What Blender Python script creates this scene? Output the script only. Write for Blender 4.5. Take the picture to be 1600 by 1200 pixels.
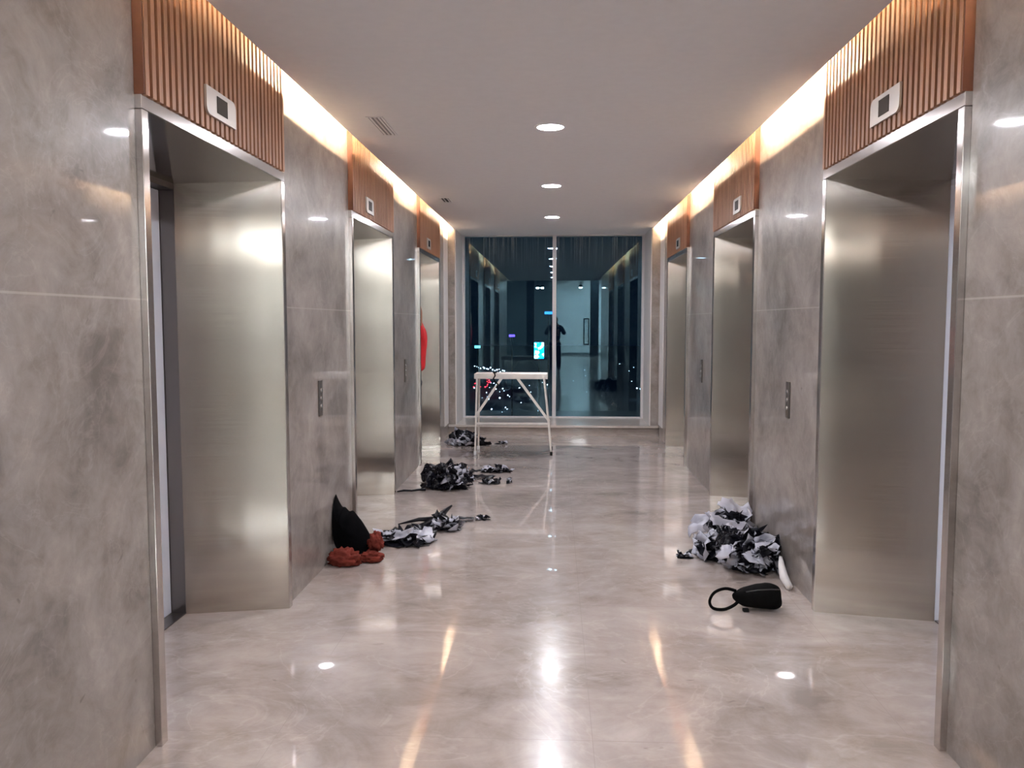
import bpy, bmesh, math, random
from mathutils import Vector, Matrix, noise
SC = bpy.context.scene
COL = SC.collection
noise.seed_set(7)          # noise_vector depends on it
random.seed(7)
for o in list(bpy.data.objects): bpy.data.objects.remove(o)

# ------------------------------------------------------------------ camera, world, exposure
EYE = 1.57
F = 1300.0
cam_d = bpy.data.cameras.new('camera'); cam = bpy.data.objects.new('camera', cam_d); COL.objects.link(cam)
cam_d.sensor_fit = 'HORIZONTAL'; cam_d.sensor_width = 36.0; cam_d.lens = 36.0 * F / 1600.0
cam_d.clip_start = 0.05; cam_d.clip_end = 3000
pitch = math.atan(97 / F); yaw = math.atan(66 / math.hypot(F, 97))
cam.location = (0, 0, EYE)
cam.rotation_euler = (math.pi / 2 - pitch, 0, yaw)
SC.camera = cam
w = bpy.data.worlds.new('night_sky'); SC.world = w; w.use_nodes = True
w.node_tree.nodes['Background'].inputs[0].default_value = (.03, .12, .33, 1)
w.node_tree.nodes['Background'].inputs[1].default_value = 0.008
SC.view_settings.view_transform = 'Standard'
SC.view_settings.look = 'None'
SC.view_settings.gamma = 1.0
SC.view_settings.use_curve_mapping = False
SC.view_settings.exposure = 2.2

DOWN_E = 112.0       # downlight emission
COVE_E = 250.0       # warm cove tubes
HALL_E = 45.0       # added lamps that brighten the hall behind the camera

# ------------------------------------------------------------------ helpers
def tag(o, label=None, cat=None, group=None, kind=None):
    if label: o['label'] = label
    if cat: o['category'] = cat
    if group: o['group'] = group
    if kind: o['kind'] = kind
    return o

def empty(name, loc, label, cat, group=None):
    o = bpy.data.objects.new(name, None); COL.objects.link(o); o.location = loc
    o.empty_display_size = 0.1
    return tag(o, label, cat, group)

def wloc(o):
    v = Vector((0, 0, 0))
    while o is not None:
        v += o.location; o = o.parent
    return v

def obj(name, bm, mats, parent=None, loc=(0, 0, 0), smooth=False, recalc=True):
    """bm holds world coordinates; the object's origin goes to loc (or the parent's)"""
    if recalc: bmesh.ops.recalc_face_normals(bm, faces=bm.faces)
    off = wloc(parent) if parent else Vector(loc)
    bmesh.ops.translate(bm, verts=bm.verts, vec=-off)
    me = bpy.data.meshes.new(name); bm.to_mesh(me); bm.free()
    if not isinstance(mats, (list, tuple)): mats = [mats]
    for m in mats: me.materials.append(m)
    if smooth:
        for p in me.polygons: p.use_smooth = True
    o = bpy.data.objects.new(name, me); COL.objects.link(o)
    if parent: o.parent = parent
    else: o.location = off
    return o

def B(): return bmesh.new()

def box(bm, x0, x1, y0, y1, z0, z1, mi=0):
    x0, x1 = min(x0, x1), max(x0, x1)
    vs = [bm.verts.new((x, y, z)) for z in (z0, z1) for y in (y0, y1) for x in (x0, x1)]
    fs = []
    for q in ((0, 2, 3, 1), (4, 5, 7, 6), (0, 1, 5, 4), (2, 6, 7, 3), (0, 4, 6, 2), (1, 3, 7, 5)):
        f = bm.faces.new([vs[i] for i in q]); f.material_index = mi; fs.append(f)
    return vs

def prism(bm, bottom, top, mi=0):
    n = len(bottom)
    a = [bm.verts.new(p) for p in bottom]; b = [bm.verts.new(p) for p in top]
    bm.faces.new(a[::-1]).material_index = mi; bm.faces.new(b).material_index = mi
    for i in range(n):
        j = (i + 1) % n
        bm.faces.new((a[i], a[j], b[j], b[i])).material_index = mi

def bar(bm, p, q, wx, wy, mi=0, up=(0, 1, 0)):
    """rectangular bar from p to q; wy is its width along up"""
    p, q = Vector(p), Vector(q); d = (q - p).normalized()
    u = Vector(up); u = (u - d * u.dot(d)).normalized(); v = d.cross(u)
    c = [(-1, -1), (1, -1), (1, 1), (-1, 1)]
    prism(bm, [p + v * (wx / 2 * a) + u * (wy / 2 * b) for a, b in c],
          [q + v * (wx / 2 * a) + u * (wy / 2 * b) for a, b in c], mi)

def tube(bm, pts, r, seg=8, mi=0, closed=False, flat=1.0):
    pts = [Vector(p) for p in pts]; n = len(pts); rings = []
    u0 = None
    for i, p in enumerate(pts):
        a = pts[i - 1] if (i > 0 or closed) else pts[i]
        b = pts[(i + 1) % n] if (i < n - 1 or closed) else pts[i]
        t = (b - a).normalized()
        if u0 is None:
            u0 = Vector((0, 0, 1)) if abs(t.z) < .9 else Vector((1, 0, 0))
        u = (u0 - t * u0.dot(t)).normalized(); v = t.cross(u); u0 = u
        rr = r[i] if isinstance(r, (list, tuple)) else r
        rings.append([bm.verts.new(p + u * (rr * math.cos(k * 2 * math.pi / seg)) + v * (rr * flat * math.sin(k * 2 * math.pi / seg))) for k in range(seg)])
    for i in range(n if closed else n - 1):
        A, C = rings[i], rings[(i + 1) % n]
        for k in range(seg):
            f = bm.faces.new((A[k], A[(k + 1) % seg], C[(k + 1) % seg], C[k])); f.material_index = mi; f.smooth = True
    if not closed:
        bm.faces.new(rings[0][::-1]).material_index = mi; bm.faces.new(rings[-1]).material_index = mi

def spline(p, k=5):
    p = [Vector(q) for q in p]; out = []
    for i in range(len(p) - 1):
        a, b, c, d = p[max(i - 1, 0)], p[i], p[i + 1], p[min(i + 2, len(p) - 1)]
        for j in range(k):
            t = j / k; out.append(.5 * ((2 * b) + (c - a) * t + (2 * a - 5 * b + 4 * c - d) * t * t + (3 * b - a - 3 * c + d) * t ** 3))
    return out + [p[-1]]

def lathe(bm, c, prof, seg=32, mi=0):
    """prof: list of (r, z) around vertical axis through c"""
    rings = []
    for r, z in prof:
        rings.append([bm.verts.new((c[0] + r * math.cos(k * 2 * math.pi / seg), c[1] + r * math.sin(k * 2 * math.pi / seg), c[2] + z)) for k in range(seg)])
    for i in range(len(rings) - 1):
        for k in range(seg):
            f = bm.faces.new((rings[i][k], rings[i][(k + 1) % seg], rings[i + 1][(k + 1) % seg], rings[i + 1][k])); f.material_index = mi
    return rings

def copy_tree(o, parent=None):
    c = o.copy(); COL.objects.link(c)
    if parent: c.parent = parent
    for ch in [x for x in list(bpy.data.objects) if x.parent == o]: copy_tree(ch, c)
    return c

def soft(o, wd=0.003, seg=2):
    m = o.modifiers.new('bevel', 'BEVEL'); m.width = wd; m.segments = seg; m.limit_method = 'ANGLE'; m.angle_limit = math.radians(40)
    return o

# ------------------------------------------------------------------ materials
def mat(name):
    m = bpy.data.materials.new(name); m.use_nodes = True
    return m, m.node_tree.nodes, m.node_tree.links, m.node_tree.nodes['Principled BSDF']

def pbr(name, col, rough=0.5, metal=0.0, nscale=0, namt=0.0, bump=0.0, spec=0.5, **kw):
    m, N, L, P = mat(name)
    P.inputs['Roughness'].default_value = rough; P.inputs['Metallic'].default_value = metal
    P.inputs['Specular IOR Level'].default_value = spec
    for k, v in kw.items(): P.inputs[k.replace('_', ' ')].default_value = v
    if nscale:
        tc = N.new('ShaderNodeTexCoord'); nz = N.new('ShaderNodeTexNoise'); nz.inputs['Scale'].default_value = nscale; nz.inputs['Detail'].default_value = 5
        L.new(tc.outputs['Object'], nz.inputs['Vector'])
        r = N.new('ShaderNodeValToRGB'); r.color_ramp.elements[0].position = .3; r.color_ramp.elements[1].position = .7
        r.color_ramp.elements[0].color = tuple(c * (1 - namt) for c in col) + (1,); r.color_ramp.elements[1].color = tuple(min(1, c * (1 + namt)) for c in col) + (1,)
        L.new(nz.outputs[0], r.inputs[0]); L.new(r.outputs[0], P.inputs['Base Color'])
        if bump:
            b = N.new('ShaderNodeBump'); b.inputs['Strength'].default_value = bump; b.inputs['Distance'].default_value = .005
            L.new(nz.outputs[0], b.inputs['Height']); L.new(b.outputs[0], P.inputs['Normal'])
    else: P.inputs['Base Color'].default_value = tuple(col) + (1,)
    return m

def emit(name, col, s):
    m = bpy.data.materials.new(name); m.use_nodes = True; N = m.node_tree.nodes; N.clear()
    e = N.new('ShaderNodeEmission'); o = N.new('ShaderNodeOutputMaterial'); e.inputs[0].default_value = tuple(col) + (1,); e.inputs[1].default_value = s
    m.node_tree.links.new(e.outputs[0], o.inputs[0]); return m

def math_node(N, L, op, a, b=None, clamp=False):
    n = N.new('ShaderNodeMath'); n.operation = op; n.use_clamp = clamp
    for i, v in enumerate((a, b)):
        if v is None: continue
        if isinstance(v, (int, float)): n.inputs[i].default_value = v
        else: L.new(v, n.inputs[i])
    return n.outputs[0]

def mixc(N, L, fac, a, b, mode='MIX'):
    n = N.new('ShaderNodeMix'); n.data_type = 'RGBA'; n.blend_type = mode
    for i, v in ((0, fac), (6, a), (7, b)):
        if isinstance(v, (int, float)): n.inputs[i].default_value = v
        elif isinstance(v, tuple): n.inputs[i].default_value = v + (1,) if len(v) == 3 else v
        else: L.new(v, n.inputs[i])
    return n.outputs[2]

def marble(name, dark, mid, light, scale, stretch, joints=None, rough=0.3, coat=.6, crough=0.03, vein=.35):
    m, N, L, P = mat(name)
    tc = N.new('ShaderNodeTexCoord'); mp = N.new('ShaderNodeMapping'); mp.inputs['Scale'].default_value = stretch; mp.inputs['Rotation'].default_value = (0.2, 0.3, 0.5)
    L.new(tc.outputs['Object'], mp.inputs['Vector'])
    def nz(s, det=8, dist=0.0, r=.6, vec=None):
        n = N.new('ShaderNodeTexNoise'); n.inputs['Scale'].default_value = s; n.inputs['Detail'].default_value = det; n.inputs['Distortion'].default_value = dist; n.inputs['Roughness'].default_value = r
        L.new(vec or mp.outputs[0], n.inputs['Vector']); return n.outputs[0]
    a = nz(scale, 9, .9, .62); b = nz(scale * 4.3, 6, .6, .7); c = nz(scale * .35, 3, .2)
    s = math_node(N, L, 'ADD', math_node(N, L, 'MULTIPLY', a, .52), math_node(N, L, 'ADD', math_node(N, L, 'MULTIPLY', b, .26), math_node(N, L, 'MULTIPLY', c, .22)))
    r = N.new('ShaderNodeValToRGB'); e = r.color_ramp.elements
    e[0].position = .38; e[0].color = dark + (1,); e[1].position = .64; e[1].color = light + (1,)
    k = e.new(.5); k.color = mid + (1,)
    L.new(s, r.inputs[0]); col = r.outputs[0]
    # pale veins where a distorted noise crosses its middle
    v = nz(scale * .9, 5, 2.2, .55)
    vv = math_node(N, L, 'ABSOLUTE', math_node(N, L, 'SUBTRACT', v, .5))
    vr = N.new('ShaderNodeMapRange'); vr.inputs[1].default_value = 0.0; vr.inputs[2].default_value = .018; vr.inputs[3].default_value = vein; vr.inputs[4].default_value = 0
    L.new(vv, vr.inputs[0])
    msk = math_node(N, L, 'MULTIPLY', vr.outputs[0], b)
    col = mixc(N, L, msk, col, tuple(min(1, x * 1.35) for x in light))
    # small dark flecks
    fl = nz(scale * 7, 3, .8, .5)
    fr = N.new('ShaderNodeMapRange'); fr.inputs[1].default_value = .70; fr.inputs[2].default_value = .78; fr.inputs[4].default_value = .45
    L.new(fl, fr.inputs[0]); col = mixc(N, L, fr.outputs[0], col, tuple(x * .45 for x in dark))
    if joints:
        sep = N.new('ShaderNodeSeparateXYZ'); L.new(tc.outputs['Object'], sep.inputs[0])
        tot = None
        for ax, period, off, wd in joints:
            x = sep.outputs[ax]
            q = math_node(N, L, 'PINGPONG', math_node(N, L, 'SUBTRACT', x, off), period)   # 0 at joints spaced 2*period
            t = math_node(N, L, 'LESS_THAN', q, wd)
            tot = t if tot is None else math_node(N, L, 'MAXIMUM', tot, t)
        jc = tuple(min(1, x * 1.25) for x in light) if 'wall' in name else tuple(x * .8 for x in mid)
        col = mixc(N, L, math_node(N, L, 'MULTIPLY', tot, .55), col, jc)
    L.new(col, P.inputs['Base Color'])
    P.inputs['Roughness'].default_value = rough; P.inputs['Specular IOR Level'].default_value = .2
    P.inputs['Coat Weight'].default_value = coat; P.inputs['Coat Roughness'].default_value = crough; P.inputs['Coat IOR'].default_value = 1.55
    return m

M_WALL = marble('wall_marble', (.165, .140, .122), (.290, .252, .228), (.41, .365, .335), 2.1, (1, 1, 1.1), joints=[(2, 5.0, 1.65, .0035)], crough=.035, vein=.25)
M_FLOOR = marble('floor_marble', (.28, .23, .20), (.43, .365, .335), (.56, .50, .465), 1.05, (1.0, 1.35, 1), joints=[(1, .75, 3.03, .0022), (0, .6, .15, .0015)], rough=.2, crough=.022, vein=.28)
M_PALE = marble('pale_stone', (.50, .44, .39), (.60, .54, .49), (.66, .60, .55), 2.0, (1, 1, 1), crough=.06, vein=.15)
M_SKIRT = marble('skirting_marble', (.29, .24, .205), (.40, .345, .305), (.50, .44, .40), 2.6, (.6, 1, 3), crough=.05)
M_CEIL = pbr('ceiling_paint', (.84, .825, .82), .75, nscale=18, namt=.015)
M_COVE = pbr('cove_paint', (.80, .76, .70), .8)
M_PALEPAINT = pbr('pale_paint', (.74, .70, .68), .5)

def brushed(name, col, rough, aniso, rot=0.0, streak=.12, grain=.00009):
    m, N, L, P = mat(name)
    tc = N.new('ShaderNodeTexCoord'); mp = N.new('ShaderNodeMapping'); mp.inputs['Scale'].default_value = (1.5, 1.5, 260)
    L.new(tc.outputs['Object'], mp.inputs['Vector'])
    nz = N.new('ShaderNodeTexNoise'); nz.inputs['Scale'].default_value = 1.0; nz.inputs['Detail'].default_value = 3
    L.new(mp.outputs[0], nz.inputs['Vector'])
    r = N.new('ShaderNodeMapRange'); r.inputs[3].default_value = rough * (1 - streak); r.inputs[4].default_value = rough * (1 + streak)
    L.new(nz.outputs[0], r.inputs[0]); L.new(r.outputs[0], P.inputs['Roughness'])
    c = mixc(N, L, nz.outputs[0], tuple(x * .93 for x in col), tuple(min(1, x * 1.07) for x in col))
    L.new(c, P.inputs['Base Color'])
    m2 = N.new('ShaderNodeMapping'); m2.inputs['Scale'].default_value = (700, 700, 1); L.new(tc.outputs['Object'], m2.inputs['Vector'])
    n2 = N.new('ShaderNodeTexNoise'); n2.inputs['Scale'].default_value = 1.0; n2.inputs['Detail'].default_value = 1; L.new(m2.outputs[0], n2.inputs['Vector'])
    bp = N.new('ShaderNodeBump'); bp.inputs['Strength'].default_value = 1.0; bp.inputs['Distance'].default_value = grain; L.new(n2.outputs[0], bp.inputs['Height']); L.new(bp.outputs[0], P.inputs['Normal'])
    P.inputs['Metallic'].default_value = 1
    P.inputs['Anisotropic'].default_value = aniso; P.inputs['Anisotropic Rotation'].default_value = rot
    t = N.new('ShaderNodeTangent'); t.direction_type = 'RADIAL'; t.axis = 'Z'; L.new(t.outputs[0], P.inputs['Tangent'])
    return m
M_JAMB = brushed('brushed_steel', (.55, .50, .445), .20, 1.0, 0.0)
M_TRIM = brushed('polished_steel_trim', (.62, .58, .55), .18, 0.8, 0.0, grain=.0001)
M_SOFFIT = pbr('smooth_steel_soffit', (.42, .39, .37), .10, 1.0)
M_FILM = pbr('blue_white_film', (.80, .82, .90), .35, nscale=6, namt=.03)
M_DARKSTEEL = pbr('dark_steel', (.22, .20, .19), .3, 1.0)
M_BLACK = pbr('black_gap', (.015, .013, .013), .6)

def wood(name):
    m, N, L, P = mat(name)
    tc = N.new('ShaderNodeTexCoord'); mp = N.new('ShaderNodeMapping'); mp.inputs['Scale'].default_value = (14, 14, .9)
    L.new(tc.outputs['Object'], mp.inputs['Vector'])
    nz = N.new('ShaderNodeTexNoise'); nz.inputs['Scale'].default_value = 1.6; nz.inputs['Detail'].default_value = 6; nz.inputs['Distortion'].default_value = .4
    L.new(mp.outputs[0], nz.inputs['Vector'])
    r = N.new('ShaderNodeValToRGB'); r.color_ramp.elements[0].position = .3; r.color_ramp.elements[1].position = .72
    r.color_ramp.elements[0].color = (.30, .135, .07, 1); r.color_ramp.elements[1].color = (.50, .26, .15, 1)
    L.new(nz.outputs[0], r.inputs[0]); L.new(r.outputs[0], P.inputs['Base Color']); P.inputs['Roughness'].default_value = .42
    return m
M_WOOD = wood('slat_wood')
M_WOODBACK = pbr('slat_backing', (.13, .045, .025), .6, nscale=9, namt=.2)
M_PLATE = pbr('satin_plate', (.60, .56, .52), .38, .75)
M_SCREEN = pbr('indicator_screen', (.035, .028, .022), .15)
M_BUTTON = pbr('button_metal', (.75, .73, .70), .25, 1.0)
M_PANEL = pbr('button_panel_metal', (.15, .135, .125), .35, .7)
M_LAMP = emit('downlight_diffuser', (.93, .93, 1.0), DOWN_E)
M_TUBE = emit('cove_tube', (1.0, .76, .50), COVE_E)
M_WHITE = pbr('white_plastic', (.8, .8, .8), .35)

def glass(name):
    m = bpy.data.materials.new(name); m.use_nodes = True; N = m.node_tree.nodes; L = m.node_tree.links; N.clear()
    out = N.new('ShaderNodeOutputMaterial'); tr = N.new('ShaderNodeBsdfTransparent'); gl = N.new('ShaderNodeBsdfGlossy'); mx = N.new('ShaderNodeMixShader')
    tr.inputs[0].default_value = (.70, .80, .86, 1); gl.inputs[0].default_value = (.50, .80, .92, 1); gl.inputs['Roughness'].default_value = 0.004
    fr = N.new('ShaderNodeFresnel'); fr.inputs[0].default_value = 1.5
    k = math_node(N, L, 'ADD', fr.outputs[0], .045)
    L.new(k, mx.inputs[0]); L.new(tr.outputs[0], mx.inputs[1]); L.new(gl.outputs[0], mx.inputs[2])
    # dried cleaning runs and film of dust: thin vertical streaks, densest at the top
    tc = N.new('ShaderNodeTexCoord'); mp = N.new('ShaderNodeMapping'); mp.inputs['Scale'].default_value = (95, 1, .8); L.new(tc.outputs['Object'], mp.inputs['Vector'])
    nz = N.new('ShaderNodeTexNoise'); nz.inputs['Scale'].default_value = 1.0; nz.inputs['Detail'].default_value = 2; L.new(mp.outputs[0], nz.inputs['Vector'])
    r = N.new('ShaderNodeMapRange'); r.inputs[1].default_value = .56; r.inputs[2].default_value = .70; L.new(nz.outputs[0], r.inputs[0])
    sep = N.new('ShaderNodeSeparateXYZ'); L.new(tc.outputs['Object'], sep.inputs[0])
    h = N.new('ShaderNodeMapRange'); h.inputs[1].default_value = 2.35; h.inputs[2].default_value = 2.85; h.inputs[3].default_value = .0; h.inputs[4].default_value = .55; L.new(sep.outputs[2], h.inputs[0])
    d = N.new('ShaderNodeBsdfDiffuse'); d.inputs[0].default_value = (.6, .62, .6, 1)
    m2 = N.new('ShaderNodeMixShader'); L.new(math_node(N, L, 'MULTIPLY', r.outputs[0], h.outputs[0]), m2.inputs[0]); L.new(mx.outputs[0], m2.inputs[1]); L.new(d.outputs[0], m2.inputs[2])
    L.new(m2.outputs[0], out.inputs[0]); return m
M_GLASS = glass('window_glass')

# ------------------------------------------------------------------ layout (metres; camera at origin looking +Y)
XL, XR = 1.470, 1.440                # half widths left / right
CZ = 2.845                           # ceiling
CL, CR = 1.384, 1.340                # ceiling board edges (cove gap beyond)
OPEN = {-1: [(2.905, 4.445), (5.94, 7.47), (8.93, 10.50)],
        1: [(3.015, 4.535), (6.03, 7.565), (9.04, 10.60)]}
YB = 11.5                            # back wall / sill front
YG = 12.40                           # glass
SILL = 0.140
Y0 = -1.0                            # where the lobby opens to the hall behind
WT = 0.75                            # how thick the lift wall is drawn

def s_x(s, a): return s * a

# ------------------------------------------------------------------ structure
bm = B(); box(bm, -6, 6, -15.5, YG + .2, -.12, 0); tag(obj('floor', bm, M_FLOOR), kind='structure')
bm = B()
box(bm, -CL, CR, Y0, YG + .12, CZ, CZ + .012)                           # thin soffit board
box(bm, -CL + .13, CR - .13, Y0 + .01, YG + .12, CZ + .014, CZ + .03)
tag(obj('ceiling', bm, M_CEIL), kind='structure')
bm = B(); box(bm, -XL - .1, XR + .1, Y0, YG + .12, 3.22, 3.30); tag(obj('trim_1', bm, M_COVE), kind='structure')   # upper slab closing the coves

for s, X, nm in ((-1, XL, 'wall_left'), (1, XR, 'wall_right')):
    bm = B(); y = Y0
    for a, b in OPEN[s] + [(YB - .09, None)]:
        box(bm, s * X, s * (X + WT), y, a, 0, 3.2)
        if b is None: break
        box(bm, s * (X + .012), s * (X + WT), a, b, 2.335, 3.2)       # above the opening
        y = b
    o = tag(obj(nm, bm, M_WALL), kind='structure')
    # pale strip and stepped return by the window
    bm = B(); box(bm, s * (X - .004), s * (X + .05), 11.06, YB - .02, .16, 3.2); tag(obj('trim_2' if s < 0 else 'trim_3', bm, M_PALEPAINT), kind='structure')
    bm = B(); cx = CL if s < 0 else CR
    box(bm, s * (cx - .01), s * (X + .05), YB + .005, YB + .12, 0, 3.2); box(bm, s * (cx + .01), s * (X + .4), YB + .12, YG + .1, 0, 3.2)
    tag(obj('wall_back_left' if s < 0 else 'wall_back_right', bm, M_WALL), kind='structure')
    bm = B(); box(bm, s * (cx - .022), s * (cx + .012), YB + .03, YG + .04, SILL, CZ + .15); tag(obj('trim_4' if s < 0 else 'trim_5', bm, M_PALEPAINT), kind='structure')
bm = B()
box(bm, -CL - .10, CR + .10, YB, YG + .15, 0, SILL - .03)
tag(obj('wall_back', bm, M_SKIRT), kind='structure')
bm = B(); box(bm, -XL + .003, XR - .003, YB - .03, YG + .15, SILL - .03, SILL); o = tag(obj('trim_6', bm, M_PALE), kind='structure')
bm = B(); box(bm, -XL - .4, XR + .4, YG + .12, YG + .3, CZ + .0, 3.3); tag(obj('wall_back_top', bm, M_COVE), kind='structure')

# window: frame, mullion, two panes
wl, wr = -CL + .022, CR - .022
win = bpy.data.objects.new('window_1', None); COL.objects.link(win); win.location = (0, YG, SILL); win['kind'] = 'structure'
M_FRAME = pbr('pale_window_frame', (.72, .69, .70), .4)
bm = B(); box(bm, wl, wl + .035, YG - .03, YG + .05, SILL, CZ); box(bm, wr - .035, wr, YG - .03, YG + .05, SILL, CZ)
box(bm, wl + .035, wr - .035, YG, YG + .05, SILL, SILL + .02); box(bm, wl + .035, wr - .035, YG, YG + .05, CZ - .015, CZ)
obj('window_frame', bm, M_FRAME, win)
bm = B(); box(bm, -.028, .028, YG - .05, YG + .05, SILL, CZ); soft(obj('mullion', bm, M_FRAME, win), .004)
for a, b in ((wl + .035, -.028), (.028, wr - .035)):
    bm = B(); box(bm, a, b, YG + .02, YG + .028, SILL + .02, CZ - .015); p = obj('pane', bm, M_GLASS); p.parent = win; p.location = (0, -YG, -SILL)

# ------------------------------------------------------------------ lift entrances with slatted panels and indicators
order = ['nearest', 'middle', 'farthest']
sidew = {-1: 'left', 1: 'right'}
def entrance(s, i):
    X = XL if s < 0 else XR; a, b = OPEN[s][i]
    sd = sidew[s]
    root = empty('elevator_entrance', (s * X, (a + b) / 2, 0), '%s of three brushed steel elevator doorways on the %s-hand wall' % (order[i], sd), 'elevator', 'elevator doorways along the lobby')
    P = .022; T = .045; xi = X + (.505 if s < 0 else .56); dp = .08 if s < 0 else .05; spl = .115; zi = 2.285; zo = 2.315
    # jambs: splayed steel cheeks
    for nm, yo, yi, yw in (('side_jamb', b - T, b - T - spl, b), ('side_jamb', a + T, a + T + spl, a)):
        bm = B()
        prism(bm, [(s * (X - P), yo, 0), (s * xi, yi, 0), (s * xi, yw + (.0 if yw == b else 0), 0), (s * (X + .01), yw, 0)],
              [(s * (X - P), yo, zo), (s * xi, yi, zi), (s * xi, yw, zi), (s * (X + .01), yw, zo)])
        obj('side_jamb', bm, M_JAMB, root)
        # raised trim strip on the wall face
        bm = B(); y0, y1 = (yo, yw) if yw == b else (yw, yo)
        box(bm, s * (X - P - .004), s * (X + .008), y0 + .0005, y1 + (.004 if yw == b else 0), 0, zo); 
        soft(obj('frame_trim', bm, M_TRIM, root), .002)
    bm = B(); box(bm, s * (X - P - .004), s * (X + .01), a - .0, b + .004, zo + .001, zo + .05); soft(obj('lintel', bm, M_TRIM, root), .002)
    bm = B(); prism(bm, [(s * (X - P), a + T, zo), (s * (X - P), b - T, zo), (s * xi, b - T - spl, zi), (s * xi, a + T + spl, zi)],
                    [(s * (X - P), a + T, zo + .02), (s * (X - P), b - T, zo + .02), (s * xi, b - T - spl, zo + .02), (s * xi, a + T + spl, zo + .02)])
    obj('soffit_panel', bm, M_SOFFIT, root)
    # inner frame and two door leaves
    ya, yb = a + T + spl, b - T - spl
    bm = B(); fm = M_DARKSTEEL if s < 0 else M_FILM
    box(bm, s * (xi + .002), s * (xi + dp + .03), yb + .002, yb + .10, 0, zi); box(bm, s * (xi + .002), s * (xi + dp + .03), ya - .10, ya - .002, 0, zi)
    box(bm, s * (xi + .002), s * (xi + dp + .03), ya - .002, yb + .002, zi - .03, zi + .02)
    obj('inner_frame', bm, fm, root)
    ym = (ya + yb) / 2
    for p, q in ((ya + .002, ym - .002), (ym + .002, yb - .004)):
        bm = B(); box(bm, s * (xi + dp), s * (xi + dp + .03), p, q, .008, zi - .034); obj('door_panel', bm, M_FILM, root)
    bm = B(); box(bm, s * (xi + dp + .035), s * (xi + dp + .06), ya - .1, yb + .1, 0, zi + .02); obj('shaft_back', bm, M_BLACK, root)
    bm = B(); box(bm, s * (xi + .003), s * (xi + dp - .002), ya, yb, .001, .006); obj('threshold', bm, M_DARKSTEEL, root)
    # slatted wood panel
    zb = zo + .052; zt = 3.19
    pan = empty('slatted_panel', (s * X, (a + b) / 2, zb), 'vertical wood slat panel over the %s elevator doorway on the %s-hand wall' % (order[i], sd), 'wall panel', 'wood slat panels over the elevators')
    bm = B(); box(bm, s * (X - .008), s * (X + .011), a + .004, b - .004, zb, zt); box(bm, s * (X - .034), s * (X - .0081), a + .004, a + .011, zb, zt); obj('backing_board', bm, M_WOODBACK, pan)
    bm = B(); n = 30; pt = (b - a - .008) / n
    for k in range(n):
        y0 = a + .004 + pt * (k + .22); box(bm, s * (X - .036), s * (X - .0085), y0, y0 + pt * .55, zb, zt)
    obj('slats', bm, M_WOOD, pan)
    # indicator plate: two opposite corners cut round
    yc = a + (.665, .51, .56)[i]; zc = (2.483, 2.46, 2.455)[i]
    W2, H2 = (.157, .125, .125)[i], .057
    ind = empty('floor_indicator', (s * (X - .036), yc, zc), 'metal floor indicator plate on the slats above the %s elevator of the %s-hand wall' % (order[i], sd), 'indicator', 'floor indicators over the elevators')
    r = .035; pts = []
    for cy, cz, t0 in ((W2 - r, H2 - r, 0), (-W2 + r, H2 - r, 90), (-W2 + r, -H2 + r, 180), (W2 - r, -H2 + r, 270)):
        rd = (t0 in (0, 180))
        if rd: pts += [(cy + r * math.cos(math.radians(t0 + u * 15)), cz + r * math.sin(math.radians(t0 + u * 15))) for u in range(7)]
        else: pts.append((math.copysign(W2, cy), math.copysign(H2, cz)))
    bm = B(); prism(bm, [(s * (X - .0365), yc + p, zc + q) for p, q in pts], [(s * (X - .047), yc + p, zc + q) for p, q in pts]); plate = obj('plate', bm, M_PLATE, ind)
    bm = B(); box(bm, s * (X - .0472), s * (X - .049), yc - .052, yc + .058, zc - .034, zc + .036); obj('screen', bm, M_SCREEN, plate)
for s in (-1, 1):
    for i in range(3): entrance(s, i)

# call button panels on the piers
def call_panel(s, y, z0, z1, i):
    X = XL if s < 0 else XR
    nmw = ['between the nearest and the middle elevator', 'between the middle and the farthest elevator'][i]
    r = empty('call_button_panel', (s * X, y, z0), 'slim dark call button panel on the %s-hand %s pier' % (sidew[s], ('wide near', 'narrow far')[i]), 'button panel', 'elevator call button panels')
    bm = B(); box(bm, s * (X - .001), s * (X - .010), y - .037, y + .037, z0, z1); fp = soft(obj('face_plate', bm, M_PANEL, r), .003)
    for t in (.28, .5, .72):
        bm = B(); zc = z0 + (z1 - z0) * t
        prism(bm, [(s * (X - .0105), y + .014 * math.cos(k * math.pi / 8), zc + .014 * math.sin(k * math.pi / 8)) for k in range(16)],
              [(s * (X - .014), y + .013 * math.cos(k * math.pi / 8), zc + .013 * math.sin(k * math.pi / 8)) for k in range(16)])
        obj('button', bm, M_BUTTON, fp)
call_panel(-1, 5.14, .98, 1.205, 0); call_panel(-1, 8.13, .98, 1.205, 1)
call_panel(1, 5.17, .98, 1.205, 0); call_panel(1, 8.18, .98, 1.205, 1)

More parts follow.
